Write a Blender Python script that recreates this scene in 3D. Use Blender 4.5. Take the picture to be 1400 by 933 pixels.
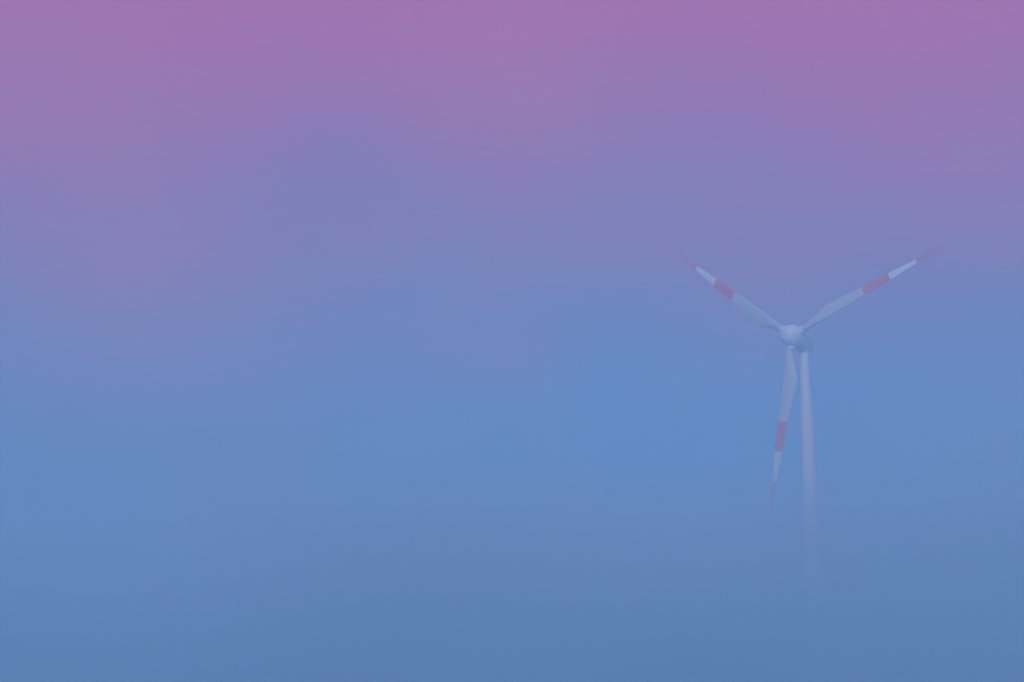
import bpy, bmesh, math, random
from mathutils import Matrix, Vector

scene = bpy.context.scene
for o in list(bpy.data.objects):
    bpy.data.objects.remove(o)
R = math.radians

# ------------------------------------------------------------------ camera
cam_d = bpy.data.cameras.new("camera")
cam = bpy.data.objects.new("camera", cam_d)
scene.collection.objects.link(cam)
cam.location = (0, 0, 1.7)
cam.rotation_euler = (R(90 + 15), 0, 0)
cam_d.lens = 63.18
cam_d.sensor_width = 36
cam_d.clip_start = 0.1
cam_d.clip_end = 60000
scene.camera = cam

# ------------------------------------------------------------------ sky
SUN_EL, SUN_ROT = 20.0, 190.0          # low morning sun behind the camera, a little to the left
world = bpy.data.worlds.new("World")
scene.world = world
world.use_nodes = True
nt = world.node_tree
nt.nodes.clear()
N = nt.nodes.new
L = nt.links.new


def math_node(op, a, b=None, clamp=False):
    n = N('ShaderNodeMath'); n.operation = op; n.use_clamp = clamp
    for i, v in enumerate((a, b)):
        if v is None:
            continue
        if isinstance(v, (int, float)):
            n.inputs[i].default_value = v
        else:
            L(v, n.inputs[i])
    return n.outputs[0]


tc = N('ShaderNodeTexCoord')
sep = N('ShaderNodeSeparateXYZ'); L(tc.outputs['Generated'], sep.inputs[0])
elev = math_node('ARCSINE', sep.outputs['Z'])
# soft drifts of thin cloud: wide noise stretched along the horizon
mp = N('ShaderNodeMapping'); mp.inputs['Scale'].default_value = (1, 1, 2.2)
mp.inputs['Location'].default_value = (27.43, -19.59, -17.89)
L(tc.outputs['Generated'], mp.inputs[0])
nz = N('ShaderNodeTexNoise'); nz.inputs['Scale'].default_value = 5.0
nz.inputs['Detail'].default_value = 2.2; nz.inputs['Roughness'].default_value = 0.42
L(mp.outputs[0], nz.inputs['Vector'])
mp2 = N('ShaderNodeMapping'); mp2.inputs['Scale'].default_value = (1, 1, 1.8)
mp2.inputs['Location'].default_value = (3.1, 1.7, 5.2)
L(tc.outputs['Generated'], mp2.inputs[0])
nz2 = N('ShaderNodeTexNoise'); nz2.inputs['Scale'].default_value = 6.5
nz2.inputs['Detail'].default_value = 2.5; nz2.inputs['Roughness'].default_value = 0.4
L(mp2.outputs[0], nz2.inputs['Vector'])
shift = math_node('MULTIPLY', math_node('SUBTRACT', nz.outputs['Fac'], 0.522), R(7))
shift = math_node('ADD', shift, R(.1))


def view_dir(px, py):
    """compass direction of a cloud drift noted on the photograph"""
    x, y, f = px - 700, 466.5 - py, 2457.0
    c, sn = math.cos(R(15)), math.sin(R(15))
    return Vector((x, f * c - y * sn, f * sn + y * c)).normalized()


def drift(px, py, width, flat=1.5):
    """soft oval patch of high cloud round one direction, 1 in its middle and 0 outside"""
    d = view_dir(px, py)
    sub = N('ShaderNodeVectorMath'); sub.operation = 'SUBTRACT'
    L(tc.outputs['Generated'], sub.inputs[0]); sub.inputs[1].default_value = d
    sc = N('ShaderNodeVectorMath'); sc.operation = 'MULTIPLY'
    L(sub.outputs[0], sc.inputs[0]); sc.inputs[1].default_value = (1, 1, flat)
    ln = N('ShaderNodeVectorMath'); ln.operation = 'LENGTH'; L(sc.outputs[0], ln.inputs[0])
    # ragged rim
    dist = math_node('ADD', ln.outputs['Value'], math_node('MULTIPLY', math_node('SUBTRACT', nz.outputs['Fac'], .5), .12))
    m = N('ShaderNodeMapRange'); m.interpolation_type = 'SMOOTHERSTEP'
    m.inputs['From Min'].default_value = 0; m.inputs['From Max'].default_value = width
    m.inputs['To Min'].default_value = 1; m.inputs['To Max'].default_value = 0
    L(dist, m.inputs['Value'])
    return m.outputs[0]


DRIFTS = [(0, 110, .20, 2.6), (240, 330, .15, .5), (500, 250, .13, -1.5), (670, 110, .15, 1.3), (940, 150, .12, -1.0),
          (1000, 430, .13, 1.2), (1390, 310, .15, 1.6), (1180, 80, .20, 2.6), (960, 680, .17, -6.0)]
for px, py, w, amt in DRIFTS:
    shift = math_node('ADD', shift, math_node('MULTIPLY', drift(px, py, w), R(amt * .65)))
e2 = math_node('ADD', elev, shift)
fac = math_node('DIVIDE', e2, R(90), clamp=True)
SKY = [  # elevation in degrees, linear colour: blue shadow of the earth, pink belt, blue above
    (0, (.04, .25, .60)), (9, (.05, .24, .58)), (14, (.16, .17, .44)),
    (18, (.27, .12, .36)), (22, (.46, .06, .29)), (27, (.69, .025, .24)),
    (34, (.48, .10, .36)), (40, (.28, .20, .48)), (52, (.12, .36, .78)), (90, (.09, .41, .90))]
ramp = N('ShaderNodeValToRGB'); L(fac, ramp.inputs[0])
cr = ramp.color_ramp
cr.interpolation = 'B_SPLINE'
while len(cr.elements) < len(SKY):
    cr.elements.new(0.5)
for el, (d, c) in zip(cr.elements, SKY):
    el.position = d / 90
    el.color = (*[v / 2 for v in c], 1)
# thin cloud lifts the green a touch, so the pink turns dusty in places
mix = N('ShaderNodeMix'); mix.data_type = 'RGBA'; mix.blend_type = 'MIX'
cf = N('ShaderNodeMapRange'); cf.inputs['From Min'].default_value = .42; cf.inputs['From Max'].default_value = .72
cf.inputs['To Max'].default_value = .22; cf.interpolation_type = 'SMOOTHSTEP'
L(nz2.outputs['Fac'], cf.inputs['Value'])
dusty = cf.outputs[0]
for px, py, w, amt in ((20, 120, .20, .35), (680, 110, .13, .30), (180, 420, .16, .40)):
    dusty = math_node('ADD', dusty, math_node('MULTIPLY', drift(px, py, w), amt * .8))
L(dusty, mix.inputs['Factor'])
L(ramp.outputs[0], mix.inputs['A']); mix.inputs['B'].default_value = (.29, .055, .13, 1)
bg1 = N('ShaderNodeBackground'); L(mix.outputs['Result'], bg1.inputs[0]); bg1.inputs[1].default_value = 2.0
sky = N('ShaderNodeTexSky'); sky.sky_type = 'NISHITA'; sky.sun_disc = False
sky.sun_elevation = R(SUN_EL); sky.sun_rotation = R(SUN_ROT)
sky.air_density = 1.0; sky.dust_density = 0.5
bg2 = N('ShaderNodeBackground'); L(sky.outputs[0], bg2.inputs[0]); bg2.inputs[1].default_value = 0.02
add = N('ShaderNodeAddShader'); L(bg1.outputs[0], add.inputs[0]); L(bg2.outputs[0], add.inputs[1])
wo = N('ShaderNodeOutputWorld'); L(add.outputs[0], wo.inputs['Surface'])

sun_d = bpy.data.lights.new("sun", 'SUN')
sun_d.energy = 1.7
sun_d.angle = R(26)
sun_d.color = (.97, .98, 1.0)
sun = bpy.data.objects.new("sun", sun_d)
scene.collection.objects.link(sun)
# the sky's sun_rotation turns clockwise from +Y
SUN_DIR = Vector((math.sin(R(SUN_ROT)) * math.cos(R(SUN_EL)), math.cos(R(SUN_ROT)) * math.cos(R(SUN_EL)), math.sin(R(SUN_EL))))
sun.rotation_euler = SUN_DIR.to_track_quat('Z', 'Y').to_euler()
sun.location = (-40, -60, 60)

scene.view_settings.view_transform = 'Standard'
scene.view_settings.look = 'None'
scene.view_settings.exposure = -0.08
scene.view_settings.gamma = 1
scene.cycles.volume_bounces = 8
scene.cycles.max_bounces = 10
scene.cycles.use_denoising = True
scene.cycles.volume_step_rate = 1.0
scene.cycles.volume_max_steps = 256
scene.render.dither_intensity = 1.0


# ------------------------------------------------------------------ helpers
def paint(name, col, rough=.45, wear=.06, scale=.6, seam=False):
    m = bpy.data.materials.new(name); m.use_nodes = True
    t = m.node_tree; b = t.nodes['Principled BSDF']
    tcn = t.nodes.new('ShaderNodeTexCoord')
    mpn = t.nodes.new('ShaderNodeMapping'); mpn.inputs['Scale'].default_value = (1, 1, .18)
    n = t.nodes.new('ShaderNodeTexNoise'); n.inputs['Scale'].default_value = scale; n.inputs['Detail'].default_value = 5
    t.links.new(tcn.outputs['Object'], mpn.inputs[0]); t.links.new(mpn.outputs[0], n.inputs['Vector'])
    r = t.nodes.new('ShaderNodeValToRGB')
    r.color_ramp.elements[0].position = .3; r.color_ramp.elements[1].position = .7
    r.color_ramp.elements[0].color = (*[c * (1 - wear) for c in col], 1)
    r.color_ramp.elements[1].color = (*[min(1, c * (1 + wear * .5)) for c in col], 1)
    t.links.new(n.outputs['Fac'], r.inputs[0]); t.links.new(r.outputs[0], b.inputs['Base Color'])
    b.inputs['Roughness'].default_value = rough
    bp = t.nodes.new('ShaderNodeBump'); bp.inputs['Strength'].default_value = .05; bp.inputs['Distance'].default_value = .02
    t.links.new(n.outputs['Fac'], bp.inputs['Height']); t.links.new(bp.outputs[0], b.inputs['Normal'])
    return m


def link(name, me, mat=None, parent=None):
    o = bpy.data.objects.new(name, me)
    scene.collection.objects.link(o)
    if mat and not me.materials:
        me.materials.append(mat)
    if parent:
        o.parent = parent
    return o


def loft(name, rings, cap0=True, cap1=True, sharp=()):
    """rings: lists of equally many points, joined into one skin"""
    bm = bmesh.new()
    vs = [[bm.verts.new(p) for p in r] for r in rings]
    n = len(rings[0])
    for a, b in zip(vs, vs[1:]):
        for i in range(n):
            f = bm.faces.new((a[i], a[(i + 1) % n], b[(i + 1) % n], b[i])); f.smooth = True
    if cap0:
        bm.faces.new(list(reversed(vs[0])))
    if cap1:
        bm.faces.new(vs[-1])
    bmesh.ops.recalc_face_normals(bm, faces=bm.faces)
    me = bpy.data.meshes.new(name); bm.to_mesh(me); bm.free()
    return me


def circle(r, z, n=48, cx=0, cy=0):
    return [(cx + r * math.cos(2 * math.pi * i / n), cy + r * math.sin(2 * math.pi * i / n), z) for i in range(n)]


WHITE = paint('white_gelcoat', (.80, .80, .79), .35)
GREY = paint('light_grey_gelcoat', (.60, .61, .62), .4)
SHELL = paint('pale_grey_shell_paint', (.79, .80, .81), .5)
STEEL = paint('tower_paint', (.76, .77, .77), .65, .08, .35)
RED = paint('signal_red_paint', (.78, .14, .14), .4)
METAL = paint('galvanised_metal', (.35, .36, .37), .35)
DARK = paint('dark_vent_metal', (.10, .105, .11), .5)

# ------------------------------------------------------------------ ground: a flat unseen meadow, its pale frost added to brighten the low fog
gm = bpy.data.materials.new('meadow_bounce_frost'); gm.use_nodes = True
t = gm.node_tree; b = t.nodes['Principled BSDF']; b.inputs['Roughness'].default_value = .9
tcn = t.nodes.new('ShaderNodeTexCoord')
n1 = t.nodes.new('ShaderNodeTexNoise'); n1.inputs['Scale'].default_value = .02; n1.inputs['Detail'].default_value = 8
n2 = t.nodes.new('ShaderNodeTexNoise'); n2.inputs['Scale'].default_value = 3.0; n2.inputs['Detail'].default_value = 6
t.links.new(tcn.outputs['Object'], n1.inputs['Vector']); t.links.new(tcn.outputs['Object'], n2.inputs['Vector'])
mx = t.nodes.new('ShaderNodeMath'); mx.operation = 'ADD'
t.links.new(n1.outputs['Fac'], mx.inputs[0]); t.links.new(n2.outputs['Fac'], mx.inputs[1])
hr = t.nodes.new('ShaderNodeMath'); hr.operation = 'MULTIPLY'; hr.inputs[1].default_value = .5
t.links.new(mx.outputs[0], hr.inputs[0])
rp = t.nodes.new('ShaderNodeValToRGB'); t.links.new(hr.outputs[0], rp.inputs[0])
rp.color_ramp.elements[0].position = .35; rp.color_ramp.elements[0].color = (.30, .34, .30, 1)
rp.color_ramp.elements[1].position = .65; rp.color_ramp.elements[1].color = (.62, .64, .64, 1)
t.links.new(rp.outputs[0], b.inputs['Base Color'])
rnd = random.Random(4)
bm = bmesh.new()
G, S = 36, 3400
grid = {}
for i in range(G + 1):
    for j in range(G + 1):
        x = S * (2 * i / G - 1); y = S * (2 * j / G - 1)
        d = math.hypot(x - 35, y - 200)
        z = min(1, max(0, (d - 600) / 900)) * (rnd.random() * 5 - 5)
        grid[i, j] = bm.verts.new((x, y, z))
for i in range(G):
    for j in range(G):
        f = bm.faces.new((grid[i, j], grid[i + 1, j], grid[i + 1, j + 1], grid[i, j + 1])); f.smooth = True
me = bpy.data.meshes.new('ground'); bm.to_mesh(me); bm.free()
ground = link('ground', me, gm); ground['kind'] = 'structure'

# ------------------------------------------------------------------ wind turbine
PSI, TILT, AZ = .689, .029, .1587
HUB = Vector((64.31, 398.42, 109.62))
OVER = 5.05                                             # hub centre to tower axis
base = Vector((HUB.x + OVER * math.sin(PSI), HUB.y + OVER * math.cos(PSI), 0))
turbine = bpy.data.objects.new('wind_turbine', None)
scene.collection.objects.link(turbine)
turbine.location = base
turbine['label'] = 'white wind turbine with red banded blades, its tower fading down into blue fog'
turbine['category'] = 'wind turbine'

axis = Vector((math.sin(PSI) * math.cos(TILT), math.cos(PSI) * math.cos(TILT), -math.sin(TILT)))   # towards the rear
up = (Vector((0, 0, 1)) - axis * axis.z).normalized()
side = axis.cross(up)
hub = HUB - base


def frame_matrix(x, y, z, loc):
    return Matrix((( x.x, y.x, z.x, loc.x), (x.y, y.y, z.y, loc.y), (x.z, y.z, z.z, loc.z), (0, 0, 0, 1)))


# tower: slim tapered tube
prof = [(0, 3.55), (25, 2.95), (45, 2.42), (65, 2.0), (76, 1.79), (86.5, 1.56), (96, 1.33), (104, 1.16), (107.0, 1.10)]


def tower_r(z):
    for (z0, r0), (z1, r1) in zip(prof, prof[1:]):
        if z <= z1:
            return r0 + (r1 - r0) * (z - z0) / (z1 - z0)
    return prof[-1][1]


rings = []
z = 0.0
while z < 107.0:
    rings.append(circle(tower_r(z), z, 64))
    z += 3.0
rings.append(circle(1.10, 107.0, 64))
tower = link('tower', loft('tower', rings), STEEL, turbine)
pl = link('foundation', loft('foundation', [circle(6.2, -.3), circle(6.2, .28), circle(6.05, .36), circle(3.7, .42)]), paint('cast_concrete', (.33, .32, .30), .85), turbine)
# yaw collar between the tower and the nacelle
link('yaw_collar', loft('yaw_collar', [circle(1.22, 106.9), circle(1.34, 107.0), circle(1.36, 107.45), circle(1.25, 107.6), circle(1.25, 108.2)]), STEEL, turbine)


def revolve(name, pr, n=64):
    """pr: (s along the rotor axis, radius, drop below the axis) -> mesh in the frame z = axis to the rear, y = up"""
    rings = []
    for s, r, d in pr:
        rings.append([(r * math.cos(2 * math.pi * i / n), r * math.sin(2 * math.pi * i / n) - d, s) for i in range(n)])
    return loft(name, rings)


SX = frame_matrix(side * -1, up, axis, hub)             # x to the left, y up, z to the rear
# spinner: blunt rounded nose round the hub
pr = []
for k in range(15):
    a = k / 14 * math.pi / 2
    pr.append((-2.9 * math.cos(a) ** .95 if k < 14 else 0.0, max(.03, 2.6 * math.sin(a) ** .93), 0))
pr += [(.6, 2.62, 0), (1.2, 2.60, 0), (1.42, 2.55, 0), (1.48, 2.40, 0)]
spinner = link('spinner', revolve('spinner', pr), SHELL, turbine)
spinner.matrix_local = SX
nose = link('nose_cap', revolve('nose_cap', [(-2.96, .03, 0), (-2.955, .30, 0), (-2.93, .42, 0), (-2.82, .46, 0)]), SHELL, spinner)
# nacelle: drop-shaped shell that sags a little behind
key = [(1.52, 2.20, .05), (1.58, 2.32, .08), (2.4, 2.30, .25), (3.2, 2.22, .42), (4.2, 2.05, .60), (5.2, 1.78, .76), (6.1, 1.50, .86),
       (6.9, 1.22, .93), (7.7, .97, .96), (8.4, .66, .97), (8.75, .34, .97), (8.82, .05, .97)]
nacelle = link('nacelle', revolve('nacelle', key), SHELL, turbine)
nacelle.matrix_local = SX
# seam lip where the generator ring meets the shell, roof hatch, rear vent and the wind sensors
link('shell_seam', revolve('shell_seam', [(2.38, 2.28, .24), (2.40, 2.34, .24), (2.50, 2.34, .26), (2.52, 2.27, .27)]), SHELL, nacelle)
bm = bmesh.new()
bmesh.ops.create_cube(bm, size=1, matrix=Matrix.Translation((0, 1.12, 4.9)) @ Matrix.Rotation(R(22), 4, 'X') @ Matrix.Diagonal((1.0, .16, 1.3, 1)))
bmesh.ops.bevel(bm, geom=bm.edges[:], offset=.04, segments=2, affect='EDGES')
me = bpy.data.meshes.new('roof_hatch'); bm.to_mesh(me); bm.free()
link('roof_hatch', me, SHELL, nacelle)
bm = bmesh.new()


def rod(bm, p, q, r, n=10):
    p, q = Vector(p), Vector(q); d = q - p
    m = Matrix.Translation((p + q) / 2) @ d.to_track_quat('Z', 'Y').to_matrix().to_4x4()
    bmesh.ops.create_cone(bm, segments=n, radius1=r, radius2=r, depth=d.length, cap_ends=True, matrix=m)


rod(bm, (0, -.4, 7.35), (0, 1.45, 7.35), .07)
rod(bm, (-.55, 1.1, 7.35), (.55, 1.1, 7.35), .045)
for sx in (-.55, .55):
    rod(bm, (sx, 1.05, 7.35), (sx, 1.45, 7.35), .04)
bmesh.ops.create_uvsphere(bm, u_segments=12, v_segments=8, radius=.13, matrix=Matrix.Translation((-.55, 1.5, 7.35)))
bmesh.ops.create_cube(bm, size=1, matrix=Matrix.Translation((.55, 1.5, 7.5)) @ Matrix.Diagonal((.03, .22, .6, 1)))
me = bpy.data.meshes.new('wind_sensor_mast'); bm.to_mesh(me); bm.free()
link('wind_sensor_mast', me, METAL, nacelle)

# ---- blades. local frame: x towards the leading edge, y to the rear, z along the span
RB = 41.0


def lerp_tab(tab, r):
    if r <= tab[0][0]:
        return tab[0][1]
    for (a, va), (b_, vb) in zip(tab, tab[1:]):
        if r <= b_:
            k = (r - a) / (b_ - a)
            return va + (vb - va) * k
    return tab[-1][1]


LE = [(2.4, .80), (4.2, .80), (7.5, .83), (11, .90), (20, .93), (26.9, 1.04), (34, .89), (38.5, .88), (40.4, .90), (41, .86)]
TE = [(2.4, -.80), (4.2, -.86), (6.5, -1.45), (9.2, -2.3), (10.6, -2.6), (11.6, -2.5), (14, -2.05), (20, -1.38), (26.9, -.81), (34, -.10), (38.5, .25), (40.4, .50), (41, .74)]
TH = [(2.4, 1.60), (4.2, 1.56), (7, 1.20), (11, .62), (20, .36), (26.9, .26), (34, .20), (38.5, .11), (40.4, .06), (41, .02)]
BL = [(2.4, 0), (4.2, .05), (8, .7), (11, 1), (41, 1)]   # circle to aerofoil


def section(r, n=36):
    le, te, th, k = lerp_tab(LE, r), lerp_tab(TE, r), lerp_tab(TH, r), lerp_tab(BL, r)
    c = max(.02, le - te); mid = (le + te) / 2
    beta = .069 + .166 * (1 - r / RB)
    bend = -RB * (.0161 * r / RB - .0282 * (r / RB) ** 2)
    pts = []
    for i in range(n):
        a = 2 * math.pi * i / n
        u = (1 + math.cos(a)) / 2                       # 1 at the leading edge
        x = te + c * u
        xc = 1 - u
        foil = 5 * (.2969 * math.sqrt(max(xc, 0)) - .1260 * xc - .3516 * xc ** 2 + .2843 * xc ** 3 - .1015 * xc ** 4)
        yf = foil * th * (1 if math.sin(a) >= 0 else -1)
        yc = th / 2 * math.sin(a)
        y = yc * (1 - k) + yf * k
        pts.append((x * math.cos(beta) , -x * math.sin(beta) + y + bend, r))
    return pts


def stations(a, b_, extra=()):
    n = max(3, int((b_ - a) / .8))
    rs = sorted(set([round(a + (b_ - a) * i / n, 3) for i in range(n + 1)]) | {e for e in extra if a < e < b_})
    return [section(r) for r in rs]


R1, R2, R3 = .4877 * RB, .6556 * RB, .829 * RB
m_root = loft('blade', stations(2.75, R1, (10.6, 11.0)), True, False)
m_red = loft('paint_band', stations(R1, R2), False, False)
m_white = loft('white_paint_band', stations(R2, R3), False, False)
m_tip = loft('blade_tip', stations(R3, 41, (38.5, 40.4)), False, True)
m_col = loft('root_collar', [circle(.92, 2.15), circle(1.02, 2.25), circle(1.02, 3.15), circle(.96, 3.25), circle(.78, 3.26)])
for me, m in ((m_root, GREY), (m_red, RED), (m_white, WHITE), (m_tip, RED), (m_col, WHITE)):
    me.materials.append(m)
first = None
for ang in (60, -60, 180):
    th = R(ang) + AZ
    d = up * math.cos(th) + side * math.sin(th)
    c = up * -math.sin(th) + side * math.cos(th)
    bl = link('blade', m_root, None, turbine)
    bl.matrix_local = frame_matrix(c, axis, d, hub)
    for nm, me, lab in (('paint_band', m_red, 'broad red band halfway along the blade'),
                        ('paint_band', m_white, 'bright white band between the two red ones'),
                        ('blade_tip', m_tip, 'slender red tip'),
                        ('root_collar', m_col, 'short pale collar where the blade meets the hub')):
        p = link(nm, me, None, bl)
        p['label'] = lab

# ------------------------------------------------------------------ air
def volume_box(name, lo, hi):
    bm = bmesh.new()
    c = [(a + b_) / 2 for a, b_ in zip(lo, hi)]; s = [b_ - a for a, b_ in zip(lo, hi)]
    bmesh.ops.create_cube(bm, size=1, matrix=Matrix.Diagonal((*s, 1)))
    me = bpy.data.meshes.new(name); bm.to_mesh(me); bm.free()
    o = link(name, me); o.location = c
    o['kind'] = 'stuff'
    return o


HAZE_D = .0025
haze = volume_box('haze', (-3500, -3500, -6.2), (3500, 3500, 136))
hm = bpy.data.materials.new('haze_air'); hm.use_nodes = True
t = hm.node_tree; t.nodes.clear()
pv = t.nodes.new('ShaderNodeVolumePrincipled')
pv.inputs['Color'].default_value = (.49, .84, .98, 1)
pv.inputs['Density'].default_value = HAZE_D
mo = t.nodes.new('ShaderNodeOutputMaterial'); t.links.new(pv.outputs[0], mo.inputs['Volume'])
haze.data.materials.append(hm)

# fog bank lying round the foot of the turbine, thinning towards its top
FOG = True
FOG_SHIFT = (137, 311, 50)
if FOG:
    fog = volume_box('fog_bank', (-700, 170, -4.0), (800, 1100, 92))
    fm = bpy.data.materials.new('fog'); fm.use_nodes = True
    t = fm.node_tree; t.nodes.clear()
    TN, TL = t.nodes.new, t.links.new
    g = TN('ShaderNodeTexCoord'); sp = TN('ShaderNodeSeparateXYZ')
    geo = TN('ShaderNodeNewGeometry'); TL(geo.outputs['Position'], sp.inputs[0])
    nz = TN('ShaderNodeTexNoise'); nz.inputs['Scale'].default_value = .0075; nz.inputs['Detail'].default_value = 2.5
    fmp = TN('ShaderNodeMapping'); fmp.inputs['Location'].default_value = FOG_SHIFT; fmp.inputs['Scale'].default_value = (1, .7, 1.6)
    TL(geo.outputs['Position'], fmp.inputs[0]); TL(fmp.outputs[0], nz.inputs['Vector'])
    def fmth(op, a, b=None):
        n = TN('ShaderNodeMath'); n.operation = op
        for i, v in enumerate((a, b)):
            if v is None: continue
            if isinstance(v, (int, float)): n.inputs[i].default_value = v
            else: TL(v, n.inputs[i])
        return n.outputs[0]
    zz = fmth('ADD', sp.outputs['Z'], fmth('MULTIPLY', fmth('SUBTRACT', nz.outputs['Fac'], .5), 42))
    def smooth(v, a, b, lo, hi):
        n = TN('ShaderNodeMapRange'); n.interpolation_type = 'SMOOTHERSTEP'
        for k, x in zip(('From Min', 'From Max', 'To Min', 'To Max'), (a, b, lo, hi)): n.inputs[k].default_value = x
        TL(v, n.inputs['Value']); return n.outputs[0]
    h = smooth(zz, 43, 84, 1, 0)
    yn = smooth(sp.outputs['Y'], 230, 370, 0, 1)
    yf = smooth(sp.outputs['Y'], 800, 1090, 1, 0)
    xl = smooth(sp.outputs['X'], -690, -350, 0, 1)
    xr = smooth(sp.outputs['X'], 450, 790, 1, 0)
    dens = fmth('MULTIPLY', fmth('MULTIPLY', fmth('MULTIPLY', h, yn), fmth('MULTIPLY', yf, xl)), fmth('MULTIPLY', xr, .024))
    # drifting thicker and thinner patches
    pn = TN('ShaderNodeTexNoise'); pn.inputs['Scale'].default_value = .011; pn.inputs['Detail'].default_value = 2.5
    pmp = TN('ShaderNodeMapping'); pmp.inputs['Location'].default_value = (61, 14, 230); pmp.inputs['Scale'].default_value = (1, .6, 2.4)
    TL(geo.outputs['Position'], pmp.inputs[0]); TL(pmp.outputs[0], pn.inputs['Vector'])
    dens = fmth('MULTIPLY', dens, smooth(pn.outputs['Fac'], .36, .64, .15, 1.9))
    pv = TN('ShaderNodeVolumePrincipled'); pv.inputs['Color'].default_value = (.68, .88, .90, 1)
    TL(dens, pv.inputs['Density'])
    mo = TN('ShaderNodeOutputMaterial'); TL(pv.outputs[0], mo.inputs['Volume'])
    fog.data.materials.append(fm)
